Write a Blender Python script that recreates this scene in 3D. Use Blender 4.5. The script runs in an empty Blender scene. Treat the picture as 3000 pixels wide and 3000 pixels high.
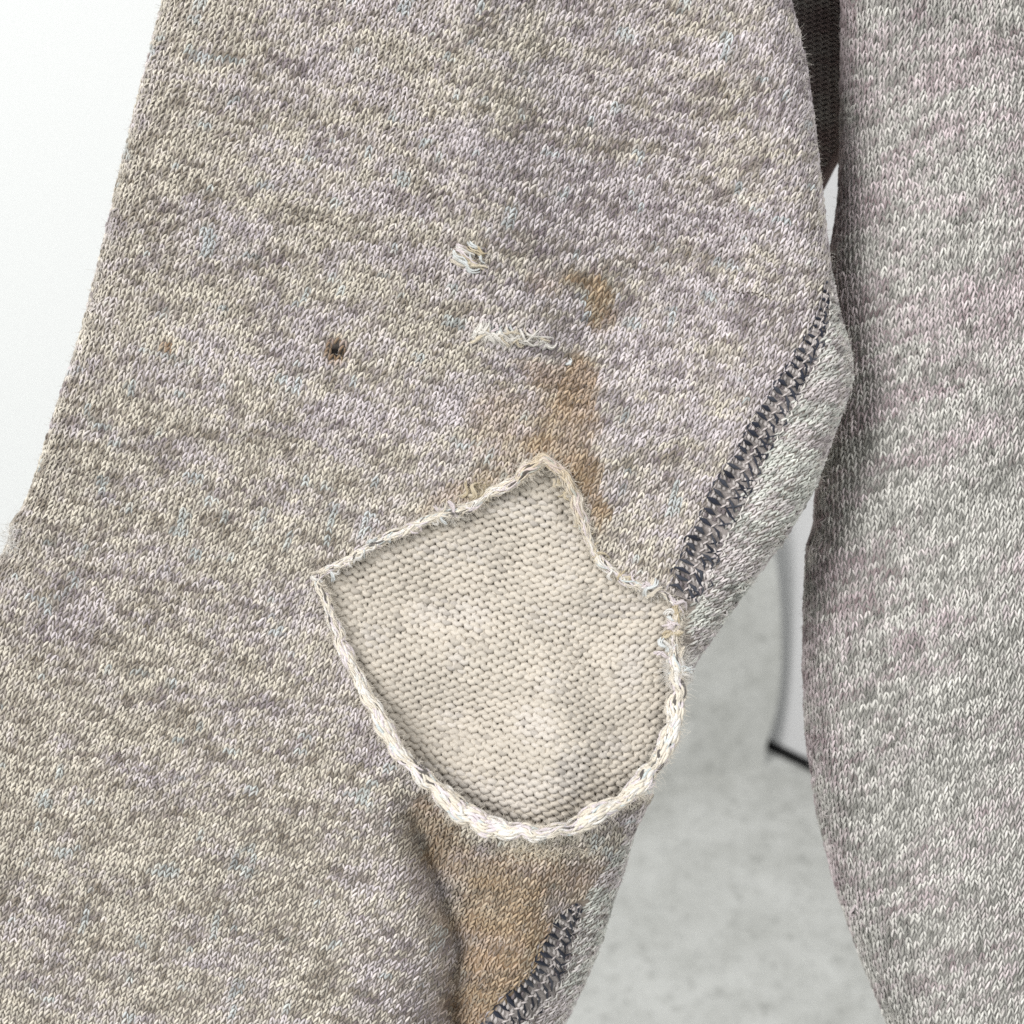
import bpy, math
import numpy as np
from mathutils import Vector

# ------------------------------------------------------------------ camera, light, exposure
scene = bpy.context.scene
rng = np.random.default_rng(11)
PITCH = math.radians(20.0)            # the phone looks down by this much
DIST = 0.20                           # lens to fabric, metres
S = 0.18 / 3000.0                     # metres of fabric per photograph pixel
ROOT = Vector((0.0, 0.0, 0.62))       # middle of the garment detail
TILT = math.radians(90.0) - PITCH
AX = Vector((1, 0, 0))
AY = Vector((0, math.cos(TILT), math.sin(TILT)))
AZ = Vector((0, -math.sin(TILT), math.cos(TILT)))

cam_d = bpy.data.cameras.new("camera")
cam = bpy.data.objects.new("camera", cam_d)
scene.collection.objects.link(cam)
cam.location = ROOT + AZ * DIST
cam.rotation_euler = (TILT, 0, 0)
cam_d.sensor_width = 36.0
cam_d.lens = 36.0 / (0.18 / DIST)
cam_d.clip_start = 0.005
cam_d.clip_end = 50.0
cam_d.dof.use_dof = True
cam_d.dof.focus_distance = DIST - 0.001
cam_d.dof.aperture_fstop = 21.0
scene.camera = cam

world = bpy.data.worlds.new("World")
scene.world = world
world.use_nodes = True
bg = world.node_tree.nodes["Background"]
bg.inputs[0].default_value = (0.93, 0.97, 1.0, 1)
bg.inputs[1].default_value = 0.40

def area(name, loc, target, size, energy, color):
    d = bpy.data.lights.new(name, 'AREA')
    d.shape = 'RECTANGLE'; d.size = size[0]; d.size_y = size[1]
    d.energy = energy; d.color = color
    o = bpy.data.objects.new(name, d)
    scene.collection.objects.link(o)
    o.location = loc
    o.rotation_euler = (Vector(target) - Vector(loc)).to_track_quat('-Z', 'Y').to_euler()
    return o
area("window_light", (-2.5, -1.9, 2.6), (0, 0.2, 0.6), (1.5, 1.5), 138.0, (1.0, 0.985, 0.965))
area("ceiling_light", (1.0, -1.5, 2.5), (0, 0.1, 0.55), (1.0, 1.0), 30.0, (1.0, 0.98, 0.95))

vs = scene.view_settings
vs.view_transform = 'Standard'
vs.look = 'None'
vs.exposure = 0.0
vs.gamma = 1.0
scene.cycles.use_denoising = False
scene.cycles.max_bounces = 6
scene.cycles.diffuse_bounces = 4
scene.cycles.filter_width = 1.6 if hasattr(scene.cycles, "filter_width") else 1.5

# ------------------------------------------------------------------ small tools
def lin(c):
    c = np.asarray(c, float) / 255.0
    return np.where(c <= 0.04045, c / 12.92, ((c + 0.055) / 1.055) ** 2.4)

_tab = rng.random((8, 256, 256))
def vnoise(x, y, k=0):
    """smooth value noise 0..1"""
    t = _tab[k % 8]
    x = np.asarray(x, float) + 1000.0; y = np.asarray(y, float) + 1000.0
    xi = np.floor(x).astype(int); yi = np.floor(y).astype(int)
    fx = x - xi; fy = y - yi
    fx = fx * fx * (3 - 2 * fx); fy = fy * fy * (3 - 2 * fy)
    a = t[xi % 256, yi % 256]; b = t[(xi + 1) % 256, yi % 256]
    c = t[xi % 256, (yi + 1) % 256]; d = t[(xi + 1) % 256, (yi + 1) % 256]
    return (a * (1 - fx) + b * fx) * (1 - fy) + (c * (1 - fx) + d * fx) * fy

def sstep(a, b, x):
    t = np.clip((x - a) / (b - a), 0, 1)
    return t * t * (3 - 2 * t)

def catmull(pts, step=8.0, closed=False):
    P = np.asarray(pts, float)
    n = len(P); out = []
    m = n if closed else n - 1
    for i in range(m):
        if closed:
            p0, p1, p2, p3 = P[(i - 1) % n], P[i], P[(i + 1) % n], P[(i + 2) % n]
        else:
            p1, p2 = P[i], P[i + 1]
            p0 = P[i - 1] if i > 0 else 2 * p1 - p2
            p3 = P[i + 2] if i + 2 < n else 2 * p2 - p1
        k = max(2, int(np.hypot(*(p2 - p1)[:2]) / step))
        t = (np.arange(k) / k)[:, None]
        out.append(0.5 * (2 * p1 + (p2 - p0) * t + (2 * p0 - 5 * p1 + 4 * p2 - p3) * t ** 2 + (3 * p1 - p0 - 3 * p2 + p3) * t ** 3))
    if not closed:
        out.append(P[-1:])
    return np.vstack(out)

def seg_dist(P, poly, closed=True):
    """distance, nearest point and nearest segment number for points P (n,2)"""
    A = poly; B = np.roll(poly, -1, 0)
    if not closed:
        A = A[:-1]; B = B[:-1]
    best = np.full(len(P), 1e18); near = np.zeros((len(P), 2)); idx = np.zeros(len(P), int); tt = np.zeros(len(P))
    for k in range(len(A)):
        d = B[k] - A[k]
        L = d @ d + 1e-9
        t = np.clip(((P - A[k]) @ d) / L, 0, 1)
        q = A[k] + t[:, None] * d
        dd = ((P - q) ** 2).sum(1)
        m = dd < best
        best[m] = dd[m]; near[m] = q[m]; idx[m] = k; tt[m] = t[m]
    return np.sqrt(best), near, idx, tt

def inside(P, poly):
    x, y = P[:, 0], P[:, 1]
    r = np.zeros(len(P), bool)
    j = len(poly) - 1
    for i in range(len(poly)):
        xi, yi = poly[i]; xj, yj = poly[j]
        if yi != yj:
            c = ((yi > y) != (yj > y)) & (x < (xj - xi) * (y - yi) / (yj - yi) + xi)
            r ^= c
        j = i
    return r

class TPS:
    """smooth height through given points (u, v, h in millimetres)"""
    def __init__(self, ctrl):
        c = np.asarray(ctrl, float)
        self.p = c[:, :2] / 1000.0
        n = len(c)
        K = self.k(self.p, self.p) + np.eye(n) * 0.01
        Q = np.hstack([np.ones((n, 1)), self.p])
        M = np.zeros((n + 3, n + 3))
        M[:n, :n] = K; M[:n, n:] = Q; M[n:, :n] = Q.T
        self.w = np.linalg.solve(M, np.concatenate([c[:, 2], np.zeros(3)]))
    @staticmethod
    def k(a, b):
        r2 = ((a[:, None, :] - b[None]) ** 2).sum(2) + 1e-12
        return 0.5 * r2 * np.log(r2)
    def __call__(self, P):
        out = np.empty(len(P))
        for a in range(0, len(P), 60000):
            q = P[a:a + 60000] / 1000.0
            out[a:a + 60000] = self.k(q, self.p) @ self.w[:-3] + self.w[-3] + q @ self.w[-2:]
        return out

def place(u, v, h):
    """photograph pixel and height in pixels -> garment space in metres"""
    f = 1.0 - (h * S) / DIST
    return np.stack([(u - 1500.0) * S * f, (1500.0 - v) * S * f, h * S], -1)

def mesh_obj(name, V, F, mat, parent=None, col=None, smooth=True):
    """F: (m,4) or (m,3) index array"""
    me = bpy.data.meshes.new(name)
    V = np.asarray(V, np.float32); F = np.asarray(F, np.int32)
    me.vertices.add(len(V)); me.vertices.foreach_set("co", V.ravel())
    k = F.shape[1]
    me.loops.add(F.size); me.loops.foreach_set("vertex_index", F.ravel())
    me.polygons.add(len(F))
    me.polygons.foreach_set("loop_start", np.arange(0, F.size, k, dtype=np.int32))
    me.update(calc_edges=True)
    if smooth:
        me.shade_smooth()
    if col is not None:
        at = me.color_attributes.new("yarn_color", 'FLOAT_COLOR', 'POINT')
        c = np.ones((len(V), 4), np.float32); c[:, :3] = col
        at.data.foreach_set("color", c.ravel())
    me.materials.append(mat)
    o = bpy.data.objects.new(name, me)
    scene.collection.objects.link(o)
    if parent is not None:
        o.parent = parent
    return o

def tubes(C, N, rad, sides=5, flat=0.85, closed_ends=False):
    """C (n,k,3) centre lines, N (n,k,3) outward normals, rad (n,k) -> verts, quads"""
    n, k, _ = C.shape
    T = np.gradient(C, axis=1)
    T /= np.linalg.norm(T, axis=2, keepdims=True) + 1e-12
    B = np.cross(T, N); B /= np.linalg.norm(B, axis=2, keepdims=True) + 1e-12
    M = np.cross(B, T)
    a = np.arange(sides) / sides * 2 * np.pi
    V = (C[:, :, None, :] + rad[:, :, None, None] * (np.cos(a)[None, None, :, None] * B[:, :, None, :] + flat * np.sin(a)[None, None, :, None] * M[:, :, None, :]))
    V = V.reshape(-1, 3)
    base = np.arange(n)[:, None, None] * k * sides
    r = np.arange(k - 1)[None, :, None] * sides
    s = np.arange(sides)[None, None, :]
    s2 = (s + 1) % sides
    F = np.stack([base + r + s, base + r + s2, base + r + sides + s2, base + r + sides + s], -1).reshape(-1, 4)
    return V, F

def grid_faces(nu, nv, keep=None):
    i = np.arange(nu - 1)[:, None]; j = np.arange(nv - 1)[None]
    a = i * nv + j
    F = np.stack([a, a + nv, a + nv + 1, a + 1], -1).reshape(-1, 4)
    if keep is not None:
        F = F[keep[F].all(1)]
    return F

def compact(V, F, *arrs):
    used = np.zeros(len(V), bool); used[F.ravel()] = True
    m = np.cumsum(used) - 1
    return (V[used], m[F]) + tuple(a[used] for a in arrs)

# ------------------------------------------------------------------ materials
def new_mat(name):
    m = bpy.data.materials.new(name); m.use_nodes = True
    nt = m.node_tree
    return m, nt, nt.nodes, nt.links, nt.nodes["Principled BSDF"]

def yarn_mat(name, rough=0.92, sheen=0.25, fibre=0.22, scale=9000.0):
    m, nt, N, L, b = new_mat(name)
    at = N.new("ShaderNodeAttribute"); at.attribute_name = "yarn_color"
    tc = N.new("ShaderNodeTexCoord")
    no = N.new("ShaderNodeTexNoise"); no.inputs["Scale"].default_value = scale; no.inputs["Detail"].default_value = 2
    L.new(tc.outputs["Object"], no.inputs["Vector"])
    mr = N.new("ShaderNodeMapRange")
    mr.inputs[1].default_value = 0.3; mr.inputs[2].default_value = 0.7
    mr.inputs[3].default_value = 1 - fibre; mr.inputs[4].default_value = 1 + fibre * 0.6
    L.new(no.outputs["Fac"], mr.inputs[0])
    mx = N.new("ShaderNodeVectorMath"); mx.operation = 'SCALE'
    L.new(at.outputs["Color"], mx.inputs[0]); L.new(mr.outputs[0], mx.inputs["Scale"])
    L.new(mx.outputs[0], b.inputs["Base Color"])
    b.inputs["Roughness"].default_value = rough
    b.inputs["Specular IOR Level"].default_value = 0.15
    b.inputs["Sheen Weight"].default_value = sheen
    b.inputs["Sheen Roughness"].default_value = 0.5
    bp = N.new("ShaderNodeBump"); bp.inputs["Strength"].default_value = 0.35; bp.inputs["Distance"].default_value = 0.0001
    L.new(no.outputs["Fac"], bp.inputs["Height"]); L.new(bp.outputs[0], b.inputs["Normal"])
    return m

def plain(name, rgb, rough=0.7, spec=0.2):
    m, nt, N, L, b = new_mat(name)
    tc = N.new("ShaderNodeTexCoord")
    no = N.new("ShaderNodeTexNoise"); no.inputs["Scale"].default_value = 400; no.inputs["Detail"].default_value = 3
    L.new(tc.outputs["Object"], no.inputs["Vector"])
    mr = N.new("ShaderNodeMapRange"); mr.inputs[3].default_value = 0.94; mr.inputs[4].default_value = 1.04
    L.new(no.outputs["Fac"], mr.inputs[0])
    mx = N.new("ShaderNodeVectorMath"); mx.operation = 'SCALE'
    mx.inputs[0].default_value = tuple(lin(rgb))
    L.new(mr.outputs[0], mx.inputs["Scale"]); L.new(mx.outputs[0], b.inputs["Base Color"])
    b.inputs["Roughness"].default_value = rough
    b.inputs["Specular IOR Level"].default_value = spec
    return m

def mottled(name, light, mid, dark, scale):
    m, nt, N, L, b = new_mat(name)
    tc = N.new("ShaderNodeTexCoord")
    n1 = N.new("ShaderNodeTexNoise"); n1.inputs["Scale"].default_value = scale; n1.inputs["Detail"].default_value = 6; n1.inputs["Roughness"].default_value = 0.6
    n1.inputs["Distortion"].default_value = 0.6
    n2 = N.new("ShaderNodeTexNoise"); n2.inputs["Scale"].default_value = scale * 6.5; n2.inputs["Detail"].default_value = 5; n2.inputs["Distortion"].default_value = 1.2
    for n in (n1, n2):
        L.new(tc.outputs["Object"], n.inputs["Vector"])
    r1 = N.new("ShaderNodeValToRGB")
    e = r1.color_ramp.elements
    e[0].position = 0.32; e[0].color = (*lin(mid), 1); e[1].position = 0.68; e[1].color = (*lin(light), 1)
    L.new(n1.outputs["Fac"], r1.inputs[0])
    r2 = N.new("ShaderNodeValToRGB")
    e = r2.color_ramp.elements
    e[0].position = 0.34; e[0].color = (1, 1, 1, 1); e[1].position = 0.47; e[1].color = (0, 0, 0, 1)
    L.new(n2.outputs["Fac"], r2.inputs[0])
    mx = N.new("ShaderNodeMix"); mx.data_type = 'RGBA'
    sc = N.new("ShaderNodeMath"); sc.operation = 'MULTIPLY'; sc.inputs[1].default_value = 0.55
    L.new(r2.outputs[0], sc.inputs[0]); L.new(sc.outputs[0], mx.inputs[0])
    L.new(r1.outputs[0], mx.inputs[6]); mx.inputs[7].default_value = (*lin(dark), 1)
    L.new(mx.outputs[2], b.inputs["Base Color"])
    b.inputs["Roughness"].default_value = 0.75
    b.inputs["Specular IOR Level"].default_value = 0.2
    bp = N.new("ShaderNodeBump"); bp.inputs["Strength"].default_value = 0.15; bp.inputs["Distance"].default_value = 0.002
    L.new(n2.outputs["Fac"], bp.inputs["Height"]); L.new(bp.outputs[0], b.inputs["Normal"])
    return m

M_KNIT = yarn_mat("knit_yarn")
M_BASE = yarn_mat("knit_ground", fibre=0.35, scale=5000)
M_TERRY = yarn_mat("terry_yarn", fibre=0.16, scale=6000, sheen=0.3)
M_FRAY = yarn_mat("frayed_yarn", fibre=0.15, scale=7000, sheen=0.4)
M_THREAD = yarn_mat("sewing_thread", rough=0.6, sheen=0.1, fibre=0.3, scale=8000)
M_FLOOR = mottled("mottled_floor", (198, 199, 196), (178, 179, 175), (146, 147, 143), 16.0)
M_WALL = plain("white_paint", (230, 232, 232), 0.6)
M_BOARD = plain("white_board", (196, 196, 197), 0.5)  # greyed white: the garment's shade is put into the board's colour
M_BLACK = plain("plain_black", (14, 14, 15), 0.6)

# ------------------------------------------------------------------ the setting behind the garment
CAMP = ROOT + AZ * DIST
def ray(u, v):
    return (AX * ((u - 1500) * S / DIST) + AY * ((1500 - v) * S / DIST) - AZ)
def on_floor(u, v, z=0.0):
    d = ray(u, v); t = (z - CAMP.z) / d.z
    return CAMP + d * t
def on_plane(u, v, p, n):
    d = ray(u, v); t = (p - CAMP).dot(n) / d.dot(n)
    return CAMP + d * t

def prism(name, pts, depth, mat, bevel=0.0):
    """closed outline of world points in one plane, extruded by the vector depth"""
    n = len(pts)
    V = [tuple(p) for p in pts] + [tuple(p + depth) for p in pts]
    F = [list(range(n)), list(range(2 * n - 1, n - 1, -1))]
    F += [[i, i + n, (i + 1) % n + n, (i + 1) % n] for i in range(n)]
    me = bpy.data.meshes.new(name); me.from_pydata(V, [], F); me.update()
    me.materials.append(mat)
    o = bpy.data.objects.new(name, me); scene.collection.objects.link(o)
    if bevel:
        b = o.modifiers.new("bevel", 'BEVEL'); b.width = bevel; b.segments = 2; b.limit_method = 'ANGLE'
    return o

fl = prism("floor", [Vector((-3, -2, 0)), Vector((3, -2, 0)), Vector((3, 1.05, 0)), Vector((-3, 1.05, 0))], Vector((0, 0, -0.03)), M_FLOOR)
fl["kind"] = "structure"
wl = prism("wall", [Vector((-3, 1.05, -0.03)), Vector((3, 1.05, -0.03)), Vector((3, 1.05, 2.6)), Vector((-3, 1.05, 2.6))], Vector((0, 0.1, 0)), M_WALL)
wl["kind"] = "structure"

# arched mottled panel standing on the floor
pa = on_floor(1950, 2282); pb = on_floor(2240, 2242)
pn = Vector((pb.y - pa.y, -(pb.x - pa.x), 0)).normalized()
edge = [(2242, 2238), (2246, 2185), (2268, 2110), (2284, 2030), (2291, 1930), (2290, 1830), (2284, 1730), (2272, 1630), (2245, 1520), (2190, 1420), (2110, 1350), (2000, 1310),
        (1880, 1330), (1790, 1400), (1740, 1500), (1720, 1640), (1715, 1800), (1715, 2000), (1720, 2320)]
ep = catmull(edge, 25)
pts = []
for e in ep:
    p = on_plane(e[0], e[1], pa, pn)
    pts.append(p)
pts[0] = on_floor(2242, 2242, 0.0); pts[-1] = Vector((pts[-1].x, pts[-1].y, 0.0))
for p in pts:
    p.z = max(p.z, 0.0)
ap = prism("arched_panel", pts, -pn * 0.003 if pn.y < 0 else pn * 0.003, M_FLOOR, 0.0008)
ap["label"] = "arched grey mottled panel standing on the floor behind the garment"
ap["category"] = "panel"

# white board with black foot strip behind it
A = on_floor(2236, 2188); B = on_floor(2380, 2260)
bd = (B - A).normalized()
bn = Vector((bd.y, -bd.x, 0)).normalized()
if bn.y > 0: bn = -bn
P0 = A - bd * 0.10; P1 = A + bd * 0.9
up = Vector((0, 0, 1))
wb = bpy.data.objects.new("white_board", None); scene.collection.objects.link(wb)
wb.location = (P0 + P1) / 2
wb["label"] = "plain white board with a black strip along its foot"; wb["category"] = "board"
bm_ = prism("board_face", [P0 + up * 0.012, P1 + up * 0.012, P1 + up * 0.95, P0 + up * 0.95], -bn * 0.018, M_BOARD, 0.0015)
st = prism("foot_strip", [P0 + bn * 0.003, P1 + bn * 0.003, P1 + bn * 0.003 + up * 0.0115, P0 + bn * 0.003 + up * 0.0115], -bn * 0.02, M_BLACK, 0.001)
bpy.context.view_layer.update()
for o in (bm_, st):
    o.parent = wb; o.matrix_parent_inverse = wb.matrix_world.inverted()

# ------------------------------------------------------------------ the garment
garment = bpy.data.objects.new("knit_garment", None)
scene.collection.objects.link(garment)
garment.location = ROOT
garment.rotation_euler = (TILT, 0, 0)
garment["label"] = "worn grey and lilac marl knit garment with a torn hole and brown stains"
garment["category"] = "garment"

SLEEVE = np.array([(600, -500), (545, -260), (482, 0), (440, 170), (400, 330), (362, 480), (330, 620), (290, 790), (250, 950), (208, 1080), (170, 1200), (135, 1310), (102, 1420),
          (72, 1490), (40, 1530), (34, 1560), (30, 1600), (2, 1640), (-60, 1690), (-250, 1750), (-600, 1850), (-700, 3500), (1380, 3500), (1480, 3350), (1560, 3180), (1650, 3000), (1705, 2885),
          (1758, 2760), (1792, 2640), (1830, 2530), (1852, 2440), (1885, 2370), (1932, 2292), (1980, 2200), (2008, 2090), (2010, 2010), (2035, 1935), (2110, 1828), (2200, 1702), (2300, 1570),
          (2385, 1425), (2428, 1300), (2468, 1195), (2494, 1110), (2490, 1035), (2455, 915), (2430, 790), (2415, 680), (2402, 550), (2386, 400), (2360, 200), (2312, 0), (2260, -220), (2180, -500)], float)
BODY = np.array([(2475, -500), (2470, 0), (2467, 300), (2465, 450), (2461, 580), (2444, 700), (2428, 800), (2420, 950), (2425, 1150), (2412, 1340), (2394, 1430), (2389, 1555), (2386, 1588),
        (2368, 1600), (2361, 1750), (2357, 1950), (2364, 2150), (2400, 2390), (2452, 2600), (2522, 2800), (2605, 3000), (2800, 3500), (3900, 3500), (3900, -500)], float)
HOLE = catmull([(930, 1682), (1010, 1640), (1100, 1592), (1200, 1545), (1300, 1508), (1372, 1492), (1442, 1450), (1505, 1402), (1560, 1358), (1592, 1338), (1640, 1372), (1682, 1430),
        (1700, 1505), (1730, 1590), (1762, 1650), (1832, 1700), (1905, 1730), (1965, 1752), (2000, 1775), (1985, 1830), (1960, 1872), (1962, 1920), (1975, 1985), (1972, 2070), (1945, 2180), (1890, 2275),
        (1815, 2352), (1720, 2405), (1640, 2432), (1560, 2442), (1470, 2430), (1375, 2388), (1270, 2305), (1190, 2225), (1130, 2130), (1070, 2020), (1020, 1920), (985, 1830), (960, 1750)], 14, True)
SEAM1 = catmull([(2427, 820), (2420, 880), (2402, 960), (2362, 1050), (2310, 1140), (2250, 1240), (2190, 1355), (2130, 1465), (2072, 1580), (2030, 1680), (2000, 1755)], 4)
SEAM2 = catmull([(1700, 2650), (1655, 2720), (1625, 2800), (1602, 2865), (1555, 2920), (1505, 2965), (1450, 3030), (1400, 3110)], 4)
VALLEY = catmull([(1165, 2230), (1200, 2360), (1250, 2510), (1300, 2660), (1335, 2775), (1325, 2860), (1320, 3000), (1340, 3300)], 25)

MM = 0.001 / S      # pixels per millimetre
H_SL = TPS([(300, -300, -2), (900, -300, 0), (1500, -300, 1), (2100, -300, -2), (600, 200, 1), (1200, 200, 2), (1800, 200, 2), (2250, 200, -2), (400, 700, 0), (900, 700, 2), (1400, 700, 3), (1900, 700, 3), (2300, 700, 0),
            (300, 1200, 0), (800, 1200, 1), (1300, 1150, 2.5), (1700, 1100, 2.5), (2000, 1200, 3), (2250, 1150, 2.5), (2450, 1100, -1), (1590, 1335, 4.5), (1440, 1440, 1.5), (1250, 1510, 0.8), (930, 1680, 1.5), (1700, 1480, 1.5), (1760, 1650, 0.0),
            (1900, 1720, 0.5), (2010, 1770, 1.0), (2150, 1600, 2), (1975, 1900, 0), (2015, 2050, 1.0), (1940, 2260, 4), (1790, 2400, 8), (1580, 2465, 10), (1380, 2400, 9), (1190, 2240, 6), (1050, 2030, 3), (970, 1840, 1.5),
            (1580, 2570, 4.0), (1400, 2520, 2.5), (1720, 2540, 2.0), (1550, 2700, -3), (1700, 2700, -5), (1480, 2850, -7), (1600, 2900, -10), (1420, 3050, -11), (1400, 3400, -16), (700, 1600, 1.5), (300, 1700, 0), (800, 1950, 1.5), (400, 2100, 2), (1000, 2250, 2.0), (1080, 2500, 0),
            (700, 2500, 2), (300, 2600, 1), (1150, 2800, -3), (800, 2900, -2), (300, 3000, -2), (1000, 3300, -6), (0, 3300, -6), (-400, 2200, -1), (-400, 3000, -4)])
def h_sleeve(P):
    h = H_SL(P)
    d, _, i, t = seg_dist(P, VALLEY, False)
    f = (i + t) / (len(VALLEY) - 1)
    dep = 8.5 * sstep(0.0, 0.25, f) 
    h = h - dep * np.exp(-(d / 52.0) ** 2) - 2.5 * sstep(0, 0.3, f) * np.exp(-(d / 150.0) ** 2)
    d, _, i, t = seg_dist(P, SEAM1, False)
    h = h - 0.55 * np.exp(-(d / 38.0) ** 2)
    uc = np.interp(P[:, 1], [-500, 700, 1300], [1290, 1380, 1500])
    h = h + (6.5 * np.exp(-((P[:, 0] - uc) / 240.0) ** 2) - 3.2 * np.exp(-((P[:, 0] - uc - 480) / 260.0) ** 2)) * sstep(1330, 850, P[:, 1])
    h = h + 0.9 * (vnoise(P[:, 0] / 260.0, P[:, 1] / 330.0, 1) - 0.5) + 0.5 * (vnoise(P[:, 0] / 110.0, P[:, 1] / 140.0, 2) - 0.5)
    fl_ = np.stack([np.interp(P[:, 1], [2400, 2700, 3000], [1570, 1530, 1480])], 0)[0]
    h = h + 3.2 * np.exp(-((P[:, 0] - fl_) / 95.0) ** 2) * sstep(2480, 2620, P[:, 1])
    h = h + 2.0 * np.exp(-(((P[:, 0] - 1440) / 120.0) ** 2 + ((P[:, 1] - 2835) / 38.0) ** 2)) * 1.0
    return h * MM
H_BD = TPS([(2450, -300, -17), (2450, 500, -17), (2430, 1200, -18), (2400, 1800, -17), (2450, 2500, -18), (2600, 3000, -20), (2650, -200, -13), (2680, 600, -12), (2660, 1300, -12), (2640, 1900, -11), (2680, 2500, -12), (2760, 3000, -15),
            (2950, -200, -16), (2950, 700, -15), (2950, 1500, -14), (2950, 2200, -14), (3000, 3000, -18), (3500, 0, -30), (3500, 1500, -28), (3500, 3000, -32), (2900, 3400, -20)])
def h_body(P):
    h = H_BD(P) + 1.0 * (vnoise(P[:, 0] / 240.0, P[:, 1] / 300.0, 3) - 0.5)
    fold = np.sin((P[:, 1] + 0.45 * (P[:, 0] - 2400)) / 150.0) * 0.5
    return (h + fold * sstep(2500, 2700, P[:, 0])) * MM

class Cloth:
    def __init__(self, outline, hfun, R, bounds, step=10.0):
        self.o = outline; self.h = hfun; self.R = R
        self.b = bounds; self.st = step
        us = np.arange(bounds[0], bounds[2] + step, step); v_ = np.arange(bounds[1], bounds[3] + step, step)
        U, V = np.meshgrid(us, v_, indexing='ij')
        uv, h, s = self._pos(np.stack([U.ravel(), V.ravel()], -1))
        X = place(uv[:, 0], uv[:, 1], h).reshape(len(us), len(v_), 3)
        N = np.cross(np.gradient(X, axis=0), -np.gradient(X, axis=1))
        N /= np.linalg.norm(N, axis=2, keepdims=True) + 1e-15
        self.g = np.concatenate([X, N, uv.reshape(len(us), len(v_), 2), s.reshape(len(us), len(v_), 1), h.reshape(len(us), len(v_), 1)], 2)
    def look(self, P):
        n0, n1 = self.g.shape[:2]
        x = np.clip((P[:, 0] - self.b[0]) / self.st, 0, n0 - 1.001); y = np.clip((P[:, 1] - self.b[1]) / self.st, 0, n1 - 1.001)
        i = x.astype(int); j = y.astype(int); fx = (x - i)[:, None]; fy = (y - j)[:, None]
        g = self.g
        return (g[i, j] * (1 - fx) + g[i + 1, j] * fx) * (1 - fy) + (g[i, j + 1] * (1 - fx) + g[i + 1, j + 1] * fx) * fy
    def pos(self, P):
        r = self.look(P)
        return r[:, 6:8], r[:, 9], r[:, 8]
    def full(self, P, lift):
        """3D points and outward normals for flat points, lifted by pixels along the normal"""
        r = self.look(P)
        N = r[:, 3:6] / (np.linalg.norm(r[:, 3:6], axis=1, keepdims=True) + 1e-15)
        return r[:, :3] + N * (np.asarray(lift) * S)[..., None], N, r[:, 6:8], r[:, 8]
    def _pos(self, P, lift=0.0):
        """flat cloth coordinates -> pixel position (u, v, h); the cloth rolls away at its outline"""
        R = self.R; E = R * (math.pi / 2 - 1)
        d, q, _, _ = seg_dist(P, self.o)
        ins = inside(P, self.o)
        sd = np.where(ins, d, -d)
        n = (P - q) * np.where(ins, 1, -1)[:, None] / (d[:, None] + 1e-9)
        s = sd + E
        a = np.clip(s / R, -math.pi / 2, math.pi / 2)
        dn = np.where(s < R * math.pi / 2, R * (1 - np.cos(a)), s - E)
        roll = np.where(s < R * math.pi / 2, R * np.sin(a) - R, 0.0)
        uv = P + n * (dn - sd)[:, None]
        h = self.h(uv) + roll
        return uv, h, s

SL = Cloth(SLEEVE, h_sleeve, 95.0, (-640, -440, 2740, 3440))
BD = Cloth(BODY, h_body, 190.0, (2140, -440, 3720, 3440))

# stains and wear: u, v, half width, half height, turn (deg), strength
STAINS = [(1750, 885, 34, 95, -6, 1.0), (1700, 835, 70, 26, 22, .8), (1590, 830, 70, 30, 10, .35), (1690, 1130, 60, 90, 8, .9), (1600, 1100, 90, 40, 15, .6), (1650, 1240, 110, 110, 0, .75), (1700, 1370, 60, 110, -8, .9), (1590, 1310, 90, 50, -15, .8), (1635, 1345, 60, 40, 30, .9),
          (1745, 1480, 28, 90, -12, .8), (1480, 1240, 110, 110, 0, .4), (1330, 1470, 120, 60, -25, .45), (1450, 1390, 90, 60, -35, .5), (1540, 2560, 240, 80, 0, .8), (1480, 2700, 190, 110, 10, .95), (1480, 2830, 170, 90, -5, 1.0), (1420, 2950, 130, 90, -15, .95), (1320, 2500, 80, 110, -30, .85), (1260, 2400, 40, 80, -30, .8),
          (1700, 2600, 60, 70, 20, .5)]
def stain(P):
    m = np.zeros(len(P))
    w = P + 44 * np.stack([vnoise(P[:, 0] / 60, P[:, 1] / 60, 4) - .5, vnoise(P[:, 0] / 60, P[:, 1] / 60, 5) - .5], -1) + 22 * np.stack([vnoise(P[:, 0] / 22, P[:, 1] / 30, 6) - .5, vnoise(P[:, 0] / 22, P[:, 1] / 30, 7) - .5], -1)
    for u, v, a, b, t, k in STAINS:
        t = math.radians(t); x = w[:, 0] - u; y = w[:, 1] - v
        X = (x * math.cos(t) + y * math.sin(t)) / a; Y = (-x * math.sin(t) + y * math.cos(t)) / b
        m = np.maximum(m, k * (1 - sstep(0.55, 1.28, np.sqrt(X * X + Y * Y))))
    return np.clip(m * (0.72 + 0.62 * vnoise(P[:, 0] / 48, P[:, 1] / 34, 0)), 0, 1)
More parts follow.
